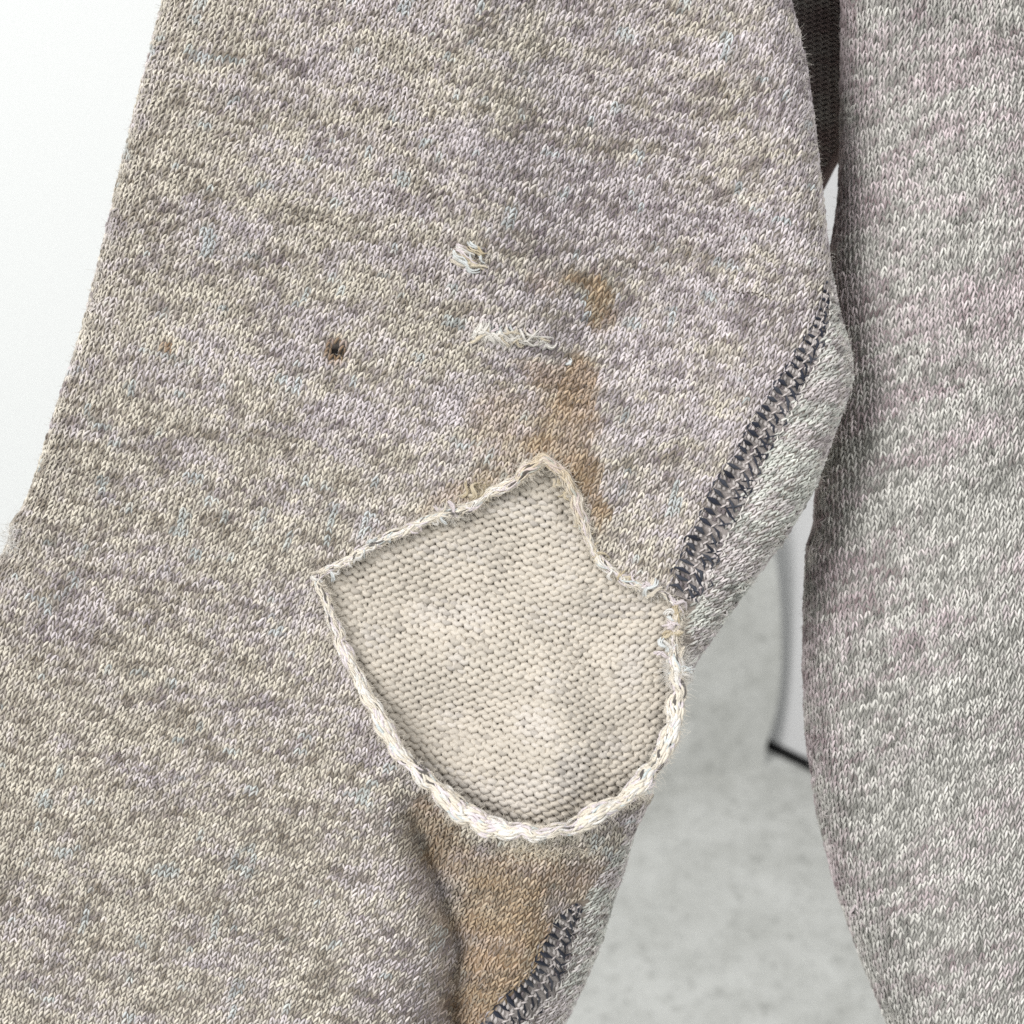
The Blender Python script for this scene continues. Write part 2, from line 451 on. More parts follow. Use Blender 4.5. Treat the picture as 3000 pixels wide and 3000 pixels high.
# pale clumps of blue-grey fibre
def marl(i, j, uv, kind):
    """melange colour of each stitch: streaks run along the course, some shade painted in"""
    n = len(i)
    st = 0.55 * vnoise(i / 3.2, j / 1.2, 0) + 0.28 * vnoise(i / 7.0, j / 2.6, 1) + 0.17 * vnoise(i / 26.0, j / 16.0, 2)
    st = np.clip((st - 0.5) * 0.78 + 0.61 + (rng.random(n) - 0.5) * 0.62, 0, 1)
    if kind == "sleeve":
        st = np.clip(st + 0.10 * (vnoise(uv[:, 0] / 420, uv[:, 1] / 260, 7) - .5) - 0.13 * np.exp(-((uv[:, 0] - 1760) / 420) ** 2 - ((uv[:, 1] - 560) / 420) ** 2) + 0.06, 0, 1)  # darker right of upper centre: fold shading put into the yarn tone
    hue = 0.38 * vnoise(i / 11.0, j / 5.0, 3) + 0.32 * vnoise(i / 4.0, j / 2.2, 4) + 0.30 * rng.random(n)
    u, v = uv[:, 0], uv[:, 1]
    if kind == "sleeve":
        bias = 0.0 + 0.09 * sstep(1400, 300, u) + 0.07 * sstep(900, 2600, v) - 0.14 * sstep(1300, 2100, u) * sstep(1900, 1000, v)
        lil = lin((218, 210, 212)); bei = lin((219, 212, 198))
        dl = lin((134, 123, 127)); db = lin((134, 124, 111))
    elif kind == "strip":
        bias = np.full(n, 0.0); lil = lin((214, 206, 206)); bei = lin((220, 222, 214)); dl = lin((128, 118, 118)); db = lin((120, 121, 116))
        st = np.clip(st + 0.08, 0, 1)
    else:
        st = np.clip(0.65 * st + 0.36 * rng.random(n) + 0.10 * sstep(2500, 2900, uv[:, 0]) - 0.03, 0, 1)  # paler rightwards: soft shade on the body's left put into the colour
        bias = -0.04 + 0.16 * sstep(700, 1700, v) + 0.05 * sstep(2500, 2800, u) - 0.16 * sstep(2560, 2440, u) * 1.0
        lil = lin((217, 205, 207)); bei = lin((221, 219, 213)); dl = lin((136, 120, 122)); db = lin((134, 133, 127))
    wgt = sstep(0.28, 0.72, hue + bias)[:, None]
    light = lil * (1 - wgt) + bei * wgt
    dark = dl * (1 - wgt) + db * wgt
    k = sstep(0.12, 0.92, st)[:, None]
    c = dark * (1 - k) + light * k
    # blue-grey clumps
    bl = sstep(0.76, 0.84, vnoise(i / 2.8, j / 3.6, 6) * 0.7 + vnoise(i / 1.5, j / 1.5, 7) * 0.3) * 0.85
    if kind == "sleeve":
        c = c * (1 - bl[:, None] * 0.8) + bl[:, None] * 0.8 * lin((200, 209, 210)) * (0.6 + 0.45 * k)
    s = stain(uv) if kind == "sleeve" else np.zeros(n)
    tint = np.array([0.76, 0.60, 0.43])
    c = c * (1 - s[:, None] * 0.95) + (0.5 * c * tint + 0.5 * c.mean(1, keepdims=True) * np.array([0.78, 0.60, 0.41]) * 0.95) * s[:, None] * 0.95
    if kind == "sleeve":
        wb_ = np.exp(-((u - 1585) / 130.0) ** 4 - ((v - 2500 + 0.0007 * (u - 1585) ** 2) / 34.0) ** 2)[:, None] * 0.6
        c = c * (1 - wb_) + wb_ * lin((222, 210, 186)) * (0.7 + 0.35 * k)
    # scorch marks
    if kind == "sleeve":
        for (x, y, r, g) in ((985, 1030, 26, 1.0), (492, 1018, 15, 0.55)):
            d = np.hypot(u - x, (v - y) * 0.85)
            a = (1 - sstep(r * 0.7, r * 1.75, d))[:, None] * (0.75 if g > .9 else 0.55)
            c = c * (1 - a) + a * lin((150, 112, 56)) * (0.5 + 0.8 * k)
            if g > .9:
                a = (1 - sstep(r * 0.35, r * 1.25, d + 7 * (rng.random(n) - .5)))[:, None]
                c = c * (1 - a) + a * lin((22, 15, 10))
            else:
                a = (1 - sstep(r * 0.2, r * 1.3, d))[:, None] * .75
                c = c * (1 - a) + a * lin((108, 74, 30))
    return c * (0.94 + 0.12 * rng.random(n))[:, None]

TS = np.array([-1.0, -0.62, 0.0, 0.62, 1.0])
PROF = np.array([0.22, 0.86, 1.0, 0.92, 0.25])

def knit(name, cloth, parent, kind, origin, e1, e2, w, c, keepfun, bounds, mat=M_KNIT, warp=None, fat=1.0):
    """rows of small inverted-V loops, two legs each, laid on the cloth"""
    e1 = np.array([math.cos(e1), math.sin(e1)]); e2 = np.array([math.sin(e2), -math.cos(e2)])
    M = np.stack([e1 * w, e2 * c], 1)
    cor = np.array([[bounds[0], bounds[1]], [bounds[2], bounds[1]], [bounds[0], bounds[3]], [bounds[2], bounds[3]]], float) - origin
    ij = np.linalg.solve(M, cor.T).T
    i0, j0 = np.floor(ij.min(0)).astype(int) - 2; i1, j1 = np.ceil(ij.max(0)).astype(int) + 2
    I, J = np.meshgrid(np.arange(i0, i1), np.arange(j0, j1), indexing='ij')
    I = I.ravel().astype(float); J = J.ravel().astype(float)
    def flat(i, j):
        P = origin + np.stack([i, j], -1) @ M.T
        return warp(P) if warp is not None else P
    C = flat(I, J)
    m = (C[:, 0] > bounds[0]) & (C[:, 0] < bounds[2]) & (C[:, 1] > bounds[1]) & (C[:, 1] < bounds[3])
    I, J, C = I[m], J[m], C[m]
    uv, h, s = cloth.pos(C)
    m = (s > -cloth.R * 0.7) & keepfun(uv, C)
    I, J, uv = I[m], J[m], uv[m]
    n = len(I)
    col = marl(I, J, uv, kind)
    cent, norm, rad, cols = [], [], [], []
    jit = (rng.random((n, 4)) - 0.5)
    for sgn in (-1, 1):
        if sgn < 0:
            x0, y0, x1, y1, dl, fr = -0.50, -0.78, -0.02, 0.72, 0.9, 1.06
        else:
            x0, y0, x1, y1, dl, fr = 0.40, -0.70, 0.13, 0.62, -0.9, 0.94
        jl = rng.normal(size=(n, 3)) * np.array([0.075, 0.10, 1.1])
        t = (TS + 1) / 2
        ii = I[:, None] + x0 + (x1 - x0) * (t[None] ** 1.15) + jit[:, :1] * 0.24 + jl[:, :1] * (1 - 1.4 * t[None]) + 0.05 * sgn * np.sin(t * np.pi)[None]
        jj = J[:, None] + y0 + (y1 - y0) * t[None] + jit[:, 1:2] * 0.26 + jl[:, 1:2]
        lift = (-0.6 + 3.2 * np.sin(np.clip(t * 1.02, 0, 1) * np.pi) + 4.8 * t)[None] + jit[:, 2:3] * 3.0 + dl + jl[:, 2:3]
        P = flat(ii.ravel(), jj.ravel())
        X, N, _, _ = cloth.full(P, lift.ravel())
        cent.append(X.reshape(n, 5, 3)); norm.append(N.reshape(n, 5, 3))
        r = w * 0.178 * fr * fat * (1 + 0.35 * (rng.random(n) - 0.5))
        rad.append(r[:, None] * PROF[None] * S)
        cols.append(col * (0.77 + 0.40 * rng.random(n))[:, None])
    C_ = np.concatenate(cent); N_ = np.concatenate(norm); R_ = np.concatenate(rad); K_ = np.concatenate(cols)
    V, F = tubes(C_, N_, R_ * 1.06, 4, 0.85)
    vc = np.repeat(K_, 20, axis=0)
    o = mesh_obj(name, V, F, mat, parent, vc)
    o["kind"] = "stuff"
    return o, n

def sheet(name, cloth, bounds, step, keepfun, base_rgb, drop, parent):
    us = np.arange(bounds[0], bounds[2], step); v_ = np.arange(bounds[1], bounds[3], step)
    U, Vv = np.meshgrid(us, v_, indexing='ij')
    P = np.stack([U.ravel(), Vv.ravel()], -1)
    X, N, uv, s = cloth.full(P, np.full(len(P), -drop))
    keep = (s > -cloth.R * math.pi / 2 + 2) & keepfun(uv, P)
    F = grid_faces(len(us), len(v_), keep)[:, ::-1]
    b = lin(base_rgb)
    c = b * (0.8 + 0.4 * vnoise(uv[:, 0] / 30, uv[:, 1] / 20, 2))[:, None]
    if cloth is SL:
        sm = stain(uv)[:, None]
        c = c * (1 - sm * .8) + c * np.array([1.0, .72, .42]) * sm * .8
        d = np.hypot(uv[:, 0] - 985, uv[:, 1] - 1030)
        a = (1 - sstep(14, 40, d))[:, None]
        c = c * (1 - a) + a * lin((14, 9, 6))
    X, F, c = compact(X, F, c)
    return mesh_obj(name, X, F, M_BASE, parent, c)

def back_sheet(name, cloth, bounds, step, parent, rgb, extra=0.0):
    us = np.arange(bounds[0], bounds[2], step); v_ = np.arange(bounds[1], bounds[3], step)
    U, Vv = np.meshgrid(us, v_, indexing='ij')
    P = np.stack([U.ravel(), Vv.ravel()], -1)
    d, _, _, _ = seg_dist(P, cloth.o)
    sd = np.where(inside(P, cloth.o), d, -d)
    h = cloth.h(P) - 2 * cloth.R - extra * sstep(cloth.R, cloth.R * 4, sd)
    X = place(P[:, 0], P[:, 1], h)
    F = grid_faces(len(us), len(v_), (sd > cloth.R * 0.9) & (~in_hole(P, 120) if cloth is SL else True))
    c = np.tile(lin(rgb), (len(X), 1))
    X, F, c = compact(X, F, c)
    return mesh_obj(name, X, F, M_BASE, parent, c)

def in_hole(uv, grow=0.0):
    i = inside(uv, HOLE)
    d, _, _, _ = seg_dist(uv, HOLE)
    return np.where(i, d, -d) > -grow

def side_of(P, line):
    """signed distance to a line running downwards; positive on its right"""
    d, q, i, t = seg_dist(P, line, False)
    i = np.clip(i, 0, len(line) - 2)
    T = line[i + 1] - line[i]
    cr = T[:, 0] * (P[:, 1] - q[:, 1]) - T[:, 1] * (P[:, 0] - q[:, 0])
    return np.where(cr < 0, d, -d)

SEAM1X = np.vstack([[(2445, 500)], SEAM1, [(1975, 1815), (1990, 1900)]])
SEAM2X = np.vstack([[(1850, 2420), (1770, 2550)], SEAM2])
def seam_width1(v):
    return np.interp(v, [800, 840, 950, 1050, 1200, 1500, 1650, 1760], [0, 10, 22, 34, 46, 50, 52, 50])
def seam_width2(v):
    return np.interp(v, [2630, 2650, 2700, 2800, 2900, 3000, 3100], [0, 12, 34, 48, 50, 50, 50])

def lip(uv):
    return (uv[:, 0] > 1850) & (uv[:, 1] > 1965) & (uv[:, 1] < 2330) & in_hole(uv, 62)
def keep_main(uv, P):
    k = ~in_hole(uv, 10) & ~lip(uv)
    d = np.hypot(uv[:, 0] - 985, (uv[:, 1] - 1030) * 0.9); k &= d > 11
    z1 = (uv[:, 1] > 500) & (uv[:, 1] < 1960) & (uv[:, 0] > 1900)
    s = side_of(uv, SEAM1X)
    k &= ~(z1 & (s > -seam_width1(uv[:, 1]) * 0.75))
    z2 = (uv[:, 1] > 2420)
    s2 = side_of(uv, SEAM2X)
    k &= ~(z2 & (s2 > -seam_width2(uv[:, 1]) * 0.8) & (uv[:, 0] > 1380))
    # threads worn through
    for (x, y, a, b, t) in ((1372, 745, 38, 23, .5), (1492, 992, 84, 11, .12)):
        X = (uv[:, 0] - x) * math.cos(t) + (uv[:, 1] - y) * math.sin(t); Y = -(uv[:, 0] - x) * math.sin(t) + (uv[:, 1] - y) * math.cos(t)
        k &= (X / a) ** 2 + (Y / b) ** 2 > 1
    return k
def keep_strip(uv, P):
    z1 = (uv[:, 1] > 500) & (uv[:, 1] < 2060) & (uv[:, 0] > 1900)
    s = side_of(uv, SEAM1X)
    return z1 & (s > seam_width1(uv[:, 1]) * 0.75) & ~in_hole(uv, 12) & ~lip(uv)
def keep_strip2(uv, P):
    return (uv[:, 1] > 2420) & (side_of(uv, SEAM2X) > seam_width2(uv[:, 1]) * 0.8) & (uv[:, 0] > 1380) & ~in_hole(uv, 14) & ~lip(uv)

def warp_main(P):
    u, v = P[:, 0], P[:, 1]
    dv = 0.00006 * (u - 1100) ** 2 * np.where(u > 1100, -0.35, 0.25) + 26 * (vnoise(u / 420, v / 420, 3) - .5)
    du = 26 * (vnoise(u / 380, v / 380, 5) - .5)
    du = du + 9 * (vnoise(u / 70, v / 90, 6) - .5); dv = dv + 9 * (vnoise(u / 90, v / 70, 7) - .5)
    return P + np.stack([du, dv], -1)

sleeve = sheet("sleeve", SL, (-420, -420, 2720, 3420), 17.0, lambda uv, P: ~in_hole(uv, 0) & ~lip(uv), (147, 139, 132), -1.6, garment)
sleeve["label"] = "wide marl sleeve with a torn hole, scorch marks and brown stains"
back_sheet("sleeve_back", SL, (-600, -420, 2600, 3420), 34.0, garment, (190, 180, 165), 460.0)
W, CH = 18.8, 15.2
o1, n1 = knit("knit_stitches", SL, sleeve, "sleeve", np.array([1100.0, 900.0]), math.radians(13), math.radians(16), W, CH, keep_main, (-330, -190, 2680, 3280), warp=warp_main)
o2, n2 = knit("knit_stitches", SL, sleeve, "strip", np.array([2300.0, 1400.0]), math.radians(16), math.radians(44), W, CH, keep_strip, (1850, 400, 2680, 2200))
o3, n3 = knit("knit_stitches", SL, sleeve, "strip", np.array([1750.0, 2700.0]), math.radians(8), math.radians(36), W, CH, keep_strip2, (1350, 2350, 2050, 3280))
body = sheet("body_panel", BD, (2150, -420, 3700, 3420), 17.0, lambda uv, P: np.ones(len(uv), bool), (146, 144, 140), -1.6, garment)
body["label"] = "grey green and lilac marl body beside the sleeve"
back_sheet("body_back", BD, (2200, -420, 3700, 3420), 34.0, garment, (180, 175, 165), 60.0)
def warp_body(P):
    u, v = P[:, 0], P[:, 1]
    return P + np.stack([22 * (vnoise(u / 300, v / 300, 1) - .5) + 8 * (vnoise(u / 70, v / 80, 3) - .5), 24 * (vnoise(u / 300, v / 300, 2) - .5) + 8 * (vnoise(u / 80, v / 70, 4) - .5)], -1)
o4, n4 = knit("knit_stitches", BD, body, "body", np.array([2700.0, 1500.0]), math.radians(-16), math.radians(-4), 20.0, 16.6, lambda uv, P: np.ones(len(uv), bool), (2150, -170, 3140, 3230), warp=warp_body)
print("stitches", n1, n2, n3, n4)

# ------------------------------------------------------------------ inner layer seen through the hole (loop side)
def h_inner(P):
    base = H_SL(P)
    i = inside(P, HOLE); d, _, _, _ = seg_dist(P, HOLE)
    sd = np.where(i, d, -d)
    gap = np.interp(P[:, 1], [1300, 1600, 1900, 2200, 2450], [1.3, 1.3, 1.7, 4.5, 10.0])
    gap = gap + 2.0 * sstep(0, 260, sd)
    ridge = 1.2 * np.exp(-((P[:, 0] - (1690 - 0.12 * (P[:, 1] - 1600))) / 90.0) ** 2) * sstep(1450, 1700, P[:, 1])
    wave = 3.0 * (vnoise(P[:, 0] / 210.0, P[:, 1] / 240.0, 2) - .5) * sstep(20, 200, sd) - 3.5 * np.exp(-((P[:, 0] - 1330) / 170.0) ** 2 - ((P[:, 1] - 2120) / 130.0) ** 2)
    return (base - gap + ridge + wave) * MM
class Inner:
    def full(self, P, lift):
        X = place(P[:, 0], P[:, 1], h_inner(P)); e = 6.0
        Q = P + [e, 0]; A = place(Q[:, 0], Q[:, 1], h_inner(Q)) - X
        Q = P + [0, -e]; B = place(Q[:, 0], Q[:, 1], h_inner(Q)) - X
        N = np.cross(A, B); N /= np.linalg.norm(N, axis=1, keepdims=True) + 1e-15
        return X + N * (np.asarray(lift) * S)[:, None], N
INN = Inner()
us = np.arange(830, 2080, 10.0); v_ = np.arange(1230, 2560, 10.0)
U, Vv = np.meshgrid(us, v_, indexing='ij'); P = np.stack([U.ravel(), Vv.ravel()], -1)
X, N = INN.full(P, np.full(len(P), -5.0))
def within(P, m):
    d, _, _, _ = seg_dist(P, SLEEVE)
    return inside(P, SLEEVE) & (d > m)
keep = in_hole(P, 75) & within(P, 30)
F = grid_faces(len(us), len(v_), keep)[:, ::-1]
c = lin((158, 148, 132)) * (0.8 + 0.4 * vnoise(P[:, 0] / 22, P[:, 1] / 16, 1))[:, None]
X, F, c = compact(X, F, c)
inner = mesh_obj("inner_layer", X, F, M_BASE, garment, c)
inner["label"] = "cream looped inside of the fabric seen through the torn hole"

WI, CI = 32.0, 23.6
def inner_flat(i, j):
    a1, a2 = math.radians(14), math.radians(10)
    x = i * WI * math.cos(a1) + j * CI * math.sin(a2); y = i * WI * math.sin(a1) - j * CI * math.cos(a2)
    P = np.stack([1480 + x, 1900 + y], -1)
    bend = -0.00042 * np.clip(P[:, 0] - 1560, 0, None) ** 2
    P[:, 1] += bend + 20 * (vnoise(P[:, 0] / 200, P[:, 1] / 200, 6) - .5)
    P[:, 0] += 16 * (vnoise(P[:, 0] / 200, P[:, 1] / 200, 7) - .5)
    return P
for j in range(-36, 36):
    K = 14
    t = np.arange(-24 * K, 24 * K + 1) / K            # stitches along the course
    ph = t * 2 * np.pi
    i = t + 0.17 * np.sin(2 * ph) + 0.30 * (vnoise(t * 0.8, np.full(len(t), j * 2.9), 6) - .5)
    jj = j + 0.74 * np.cos(ph) + 0.32 * (vnoise(t * 1.1, np.full(len(t), j * 3.1), 2) - .5)
    lift = 1.5 + 3.8 * np.cos(2 * ph) + 5.0 * (vnoise(t * 0.9, np.full(len(t), j * 2.3), 5) - .5)
    P = inner_flat(i, jj)
    k = in_hole(P, 60) & within(P, 34)
    if k.sum() < K:
        continue
    a, b = np.where(k)[0][[0, -1]]
    P = P[a:b + 1]; lift = lift[a:b + 1]; tt = t[a:b + 1]
    X, N = INN.full(P, lift)
    r = 8.9 * (1 + 0.40 * (vnoise(tt * 2.2, np.full(len(tt), j * 1.7), 3) - .5)) * S
    V, F = tubes(X[None], N[None], r[None], 6, 0.9)
    tone = vnoise(tt * 0.35, np.full(len(tt), j * 0.8), 4)
    fleck = sstep(0.80, 0.88, vnoise(tt * 1.3, np.full(len(tt), j * 5.7), 0))
    lilac = sstep(0.68, 0.8, vnoise(tt * 0.25, np.full(len(tt), j * 0.4), 1))[:, None]
    base = lin((203, 195, 183)) * (0.90 + 0.2 * tone)[:, None]
    base = base * (1 - 0.3 * lilac) + 0.3 * lilac * lin((212, 207, 204))
    base = base * (1 - 0.30 * fleck[:, None]) + 0.30 * fleck[:, None] * lin((112, 106, 102))
    mesh_obj("yarn_course", V, F, M_TERRY, inner, np.repeat(base, 6, 0))

# ------------------------------------------------------------------ torn edge: rolled raw edge of cut loops
def yarn_tube(name, pts, r, rgb, parent, mat=M_FRAY, sides=6):
    pts = np.asarray(pts, float)
    Nn = np.tile(np.array([0.05, 0.1, 1.0]), (len(pts), 1))
    T = np.gradient(pts, axis=0)
    par = np.abs((T / (np.linalg.norm(T, axis=1, keepdims=True) + 1e-15)) @ np.array([0, 0, 1.0])) > 0.95
    Nn[par] = [1.0, 0.2, 0]
    rr = np.full(len(pts), float(r)) * (0.55 + 0.45 * np.sin(np.linspace(0.15, np.pi - 0.15, len(pts))))
    rr[0] *= 0.3; rr[-1] *= 0.3
    V, F = tubes(pts[None], Nn[None], (rr * S)[None], sides, 1.0)
    return mesh_obj(name, V, F, mat, parent, np.tile(np.asarray(rgb, float), (len(V), 1)))

def sleeve_pt(u, v, lift):
    """a point on the sleeve as the picture sees it (away from the outline roll)"""
    P = np.stack([np.atleast_1d(u), np.atleast_1d(v)], -1).astype(float)
    return place(P[:, 0], P[:, 1], h_sleeve(P) + np.asarray(lift))

# u, v, half width in pixels, extra height
RIM = [(932, 1690, 12, 4), (1010, 1642, 10, 4), (1100, 1594, 13, 5), (1200, 1547, 16, 6), (1290, 1512, 17, 7), (1360, 1492, 13, 6), (1430, 1452, 14, 10), (1505, 1405, 19, 14), (1560, 1365, 19, 18), (1592, 1345, 16, 18), (1635, 1376, 18, 14), (1676, 1430, 20, 10),
       (1694, 1500, 16, 8), (1724, 1588, 13, 5), (1758, 1648, 13, 4), (1832, 1698, 11, 3), (1905, 1728, 10, 4), (1965, 1752, 10, 4), (1992, 1790, 10, 4), (1978, 1850, 12, 4), (1972, 1915, 17, 6), (1984, 1990, 24, 8), (1980, 2080, 28, 8), (1952, 2180, 30, 9), (1896, 2272, 30, 10),
       (1818, 2348, 29, 12), (1720, 2402, 28, 12), (1640, 2428, 28, 12), (1560, 2438, 28, 12), (1470, 2427, 29, 12), (1375, 2385, 29, 12), (1272, 2306, 29, 12), (1188, 2222, 27, 12), (1125, 2128, 24, 10), (1065, 2018, 22, 8), (1016, 1920, 20, 7), (980, 1830, 18, 6), (952, 1752, 15, 5)]
rim = catmull(RIM, 5.0, True)
_q = np.arange(len(rim))
rim[:, 2] *= 0.78 * (0.62 + 0.76 * vnoise(_q / 9.0, _q * 0, 5))
rim[:, 0] += 13 * (vnoise(_q / 7.0, _q * 0, 1) - .5); rim[:, 1] += 13 * (vnoise(_q / 7.0, _q * 0 + 9, 2) - .5)
rim = np.vstack([rim, rim[:1]])
seg = np.hypot(*np.diff(rim[:, :2], axis=0).T); arc = np.concatenate([[0], np.cumsum(seg)])
def rim_at(s):
    s = np.mod(s, arc[-1])
    return np.stack([np.interp(s, arc, rim[:, k]) for k in range(4)], -1)
hh = h_sleeve(rim[:, :2]) + rim[:, 3]
# smooth the height along the edge
ker = np.ones(15) / 15
hp = np.convolve(np.concatenate([hh[-9:-1], hh, hh[1:9]]), ker, 'same')[8:-8]
def rim_frame(s):
    q = rim_at(s); e = 6.0
    h = np.interp(np.mod(s, arc[-1]), arc, hp)
    X = place(q[:, 0], q[:, 1], h)
    a, b = rim_at(s + e), rim_at(s - e)
    T = np.stack([a[:, 0] - b[:, 0], -(a[:, 1] - b[:, 1]), np.interp(np.mod(s + e, arc[-1]), arc, hp) - np.interp(np.mod(s - e, arc[-1]), arc, hp)], -1)
    T /= np.linalg.norm(T, axis=1, keepdims=True)
    Z = np.tile(np.array([0, 0, 1.0]), (len(s), 1))
    Bn = np.cross(T, Z); Bn /= np.linalg.norm(Bn, axis=1, keepdims=True)
    return X, T, Bn, np.cross(Bn, T), q[:, 2]
ss = np.arange(0, arc[-1], 7.0)
X, T, Bn, Mn, rr = rim_frame(ss)
ns = 8
ang = np.arange(ns) / ns * 2 * np.pi
V = X[:, None] + (rr * 0.80 * S)[:, None, None] * (np.cos(ang)[None, :, None] * Bn[:, None] + 0.9 * np.sin(ang)[None, :, None] * Mn[:, None])
k = len(ss)
a = np.arange(k)[:, None] * ns; b = ((np.arange(k) + 1) % k)[:, None] * ns; q = np.arange(ns)[None]; q2 = (q + 1) % ns
F = np.stack([a + q, b + q, b + q2, a + q2], -1).reshape(-1, 4)
c = np.repeat(lin((150, 142, 134)) * (0.7 + 0.5 * vnoise(ss / 18, ss * 0, 3))[:, None], ns, 0)
torn = mesh_obj("torn_edge", V.reshape(-1, 3), F, M_BASE, garment, c)
torn["label"] = "curled white and cream raw edge round the torn hole"
# cut loops lying over the roll, in rows along the edge
cent, norm, rads, cols = [], [], [], []
for row, phi0 in enumerate(np.radians([-14, 8, 30, 52, 74, 92, 112, 134, 158, 182, 205])):
    s0 = np.arange(row * 7.0 % 13, arc[-1], 13.0)
    s0 = s0 + (rng.random(len(s0)) - .5) * 9
    tt = np.linspace(-1, 1, 6)
    L = (12 + 16 * rng.random(len(s0)))
    yaw = (0.18 if row % 2 else -0.18) + 0.9 * (rng.random(len(s0)) - .5)
    s_all = (s0[:, None] + L[:, None] * tt[None])
    X, T, Bn, Mn, rr = rim_frame(s_all.ravel())
    ph = phi0 + (yaw[:, None] * tt[None] * 14.0).ravel() / rr + np.repeat(0.25 * (rng.random(len(s0)) - .5), 6)
    out = np.cos(ph)[:, None] * Bn + np.sin(ph)[:, None] * Mn
    bul = np.tile(3.2 * (1 - tt ** 2), len(s0)) + np.repeat(6.5 * (rng.random(len(s0)) - .5), 6)
    Y = X + out * ((rr * 0.80 + bul) * S)[:, None]
    n = len(s0)
    cent.append(Y.reshape(n, 6, 3)); norm.append(out.reshape(n, 6, 3))
    r = np.clip(rr.reshape(n, 6)[:, 3] * 0.19, 2.6, 4.6) * (0.6 + 0.7 * rng.random(n))
    rads.append(r[:, None] * np.array([0.35, 0.85, 1, 1, 0.85, 0.35])[None] * S)
    qq = rim_at(s0)
    x = np.clip(0.72 * rng.random(n) + 0.62 * (vnoise(s0 / 38.0, np.full(n, row * 0.9), 6) - 0.22), 0, 0.999)
    cream = lin((226, 218, 204)); white = lin((232, 229, 224)); lil = lin((222, 213, 216)); grey = lin((100, 95, 92)); blu = lin((204, 212, 212))
    col = np.where((x < .34)[:, None], white, np.where((x < .68)[:, None], cream, np.where((x < .84)[:, None], lil, np.where((x < .92)[:, None], blu, grey))))
    warm = sstep(1430, 1600, qq[:, 0])[:, None] * sstep(1760, 1650, qq[:, 0])[:, None] * sstep(1700, 1500, qq[:, 1])[:, None]
    col = col * (1 - warm * .6) + col * np.array([.80, .68, .50]) * warm * .6
    cols.append(col)
C_ = np.concatenate(cent); N_ = np.concatenate(norm); R_ = np.concatenate(rads); K_ = np.concatenate(cols)
V, F = tubes(C_, N_, R_, 6, 0.9)
cl = mesh_obj("cut_loops", V, F, M_FRAY, torn, np.repeat(K_, 36, 0)); cl["kind"] = "stuff"

# loose loops and tufts
def bundle(name, p, r, rgb, parent, strands=9):
    """a short length of untwisting yarn: several fine strands along one path"""
    k = len(p); C = []; R = []
    t = np.linspace(0, 1, k)
    flare = 0.35 + 0.75 * np.abs(t - rng.uniform(.2, .8)) * 1.6
    for q in range(strands):
        a = rng.uniform(0, 6.28); f = math.sqrt(rng.random())
        tw = a + t * rng.uniform(1.0, 3.0)
        off = np.stack([np.cos(tw), np.sin(tw) * .8, np.sin(tw + 1.1)], -1) * (r * f * S) * flare[:, None]
        C.append(p + off + np.cumsum(rng.normal(size=(k, 3)), 0) * (0.35 * S))
        R.append(np.full(k, r * rng.uniform(.26, .40)) * (0.45 + 0.55 * np.sin(np.linspace(.25, np.pi - .25, k))))
    C = np.array(C); R = np.array(R) * S
    V, F = tubes(C, np.tile(np.array([0.07, 0.13, 1.0]), (strands, k, 1)), R, 4, 1.0)
    cc = np.repeat(np.asarray(rgb)[None] * rng.uniform(.82, 1.06, (strands, 1)), k * 4, 0)
    return mesh_obj(name, V, F, M_FRAY, parent, cc)
def scatter_loops(pairs, parent, sizes, r, palette, name="yarn_tuft", hx=6.0):
    for (u, v) in pairs:
        h = float(h_sleeve(np.array([[u, v]]))[0]) + hx + 4 * rng.random()
        L = rng.uniform(*sizes) * 1.5; an = rng.uniform(-math.pi, math.pi); tq = np.linspace(-.5, .5, 9)
        cv, wv_ = rng.normal() * .35, rng.normal() * .12
        lx = tq * L; ly = cv * L * (0.25 - tq * tq) + wv_ * L * np.sin(tq * 7)
        p = place(u + lx * math.cos(an) - ly * math.sin(an), v + lx * math.sin(an) + ly * math.cos(an), h + rng.uniform(0, .35) * L * (1 - 4 * tq * tq))
        bundle(name, p, rng.uniform(*r), lin(palette[rng.integers(len(palette))]), parent)
WHITES = [(226, 223, 218), (222, 213, 198), (216, 220, 220), (220, 210, 212)]
CREAMS = [(206, 193, 167), (214, 203, 182), (190, 176, 148)]
def along(p, q, n, jit):
    t = rng.random(n)[:, None]
    return np.array(p) * (1 - t) + np.array(q) * t + (rng.random((n, 2)) - .5) * 2 * jit
scatter_loops(along((1290, 1500), (1350, 1500), 8, 12), torn, (22, 38), (6, 9), WHITES)
scatter_loops(along((1370, 1450), (1420, 1430), 9, 16), torn, (20, 36), (5, 7.5), CREAMS)
scatter_loops(along((1740, 1600), (1770, 1665), 6, 8), torn, (18, 30), (5, 7), CREAMS)
scatter_loops(along((1890, 1715), (1915, 1735), 6, 10), torn, (22, 36), (7, 10), WHITES)
scatter_loops(along((1995, 1770), (1950, 1900), 13, 14), torn, (18, 32), (7, 11), WHITES + CREAMS)
scatter_loops(along((1960, 1900), (2000, 1985), 14, 22), torn, (22, 40), (7, 10), WHITES)
scatter_loops(along((925, 1680), (945, 1760), 7, 8), torn, (16, 28), (5, 7), WHITES)
scatter_loops(along((960, 1690), (1100, 1590), 8, 8), torn, (14, 24), (5, 6.5), WHITES)

scatter_loops(along((1000, 1645), (1280, 1515), 14, 9), torn, (12, 24), (3.5, 6), WHITES)
scatter_loops(along((1600, 1345), (1720, 1580), 10, 9), torn, (12, 22), (3.5, 6), CREAMS)
scatter_loops(along((1770, 1665), (1890, 1720), 9, 9), torn, (12, 24), (4, 7), WHITES + CREAMS)

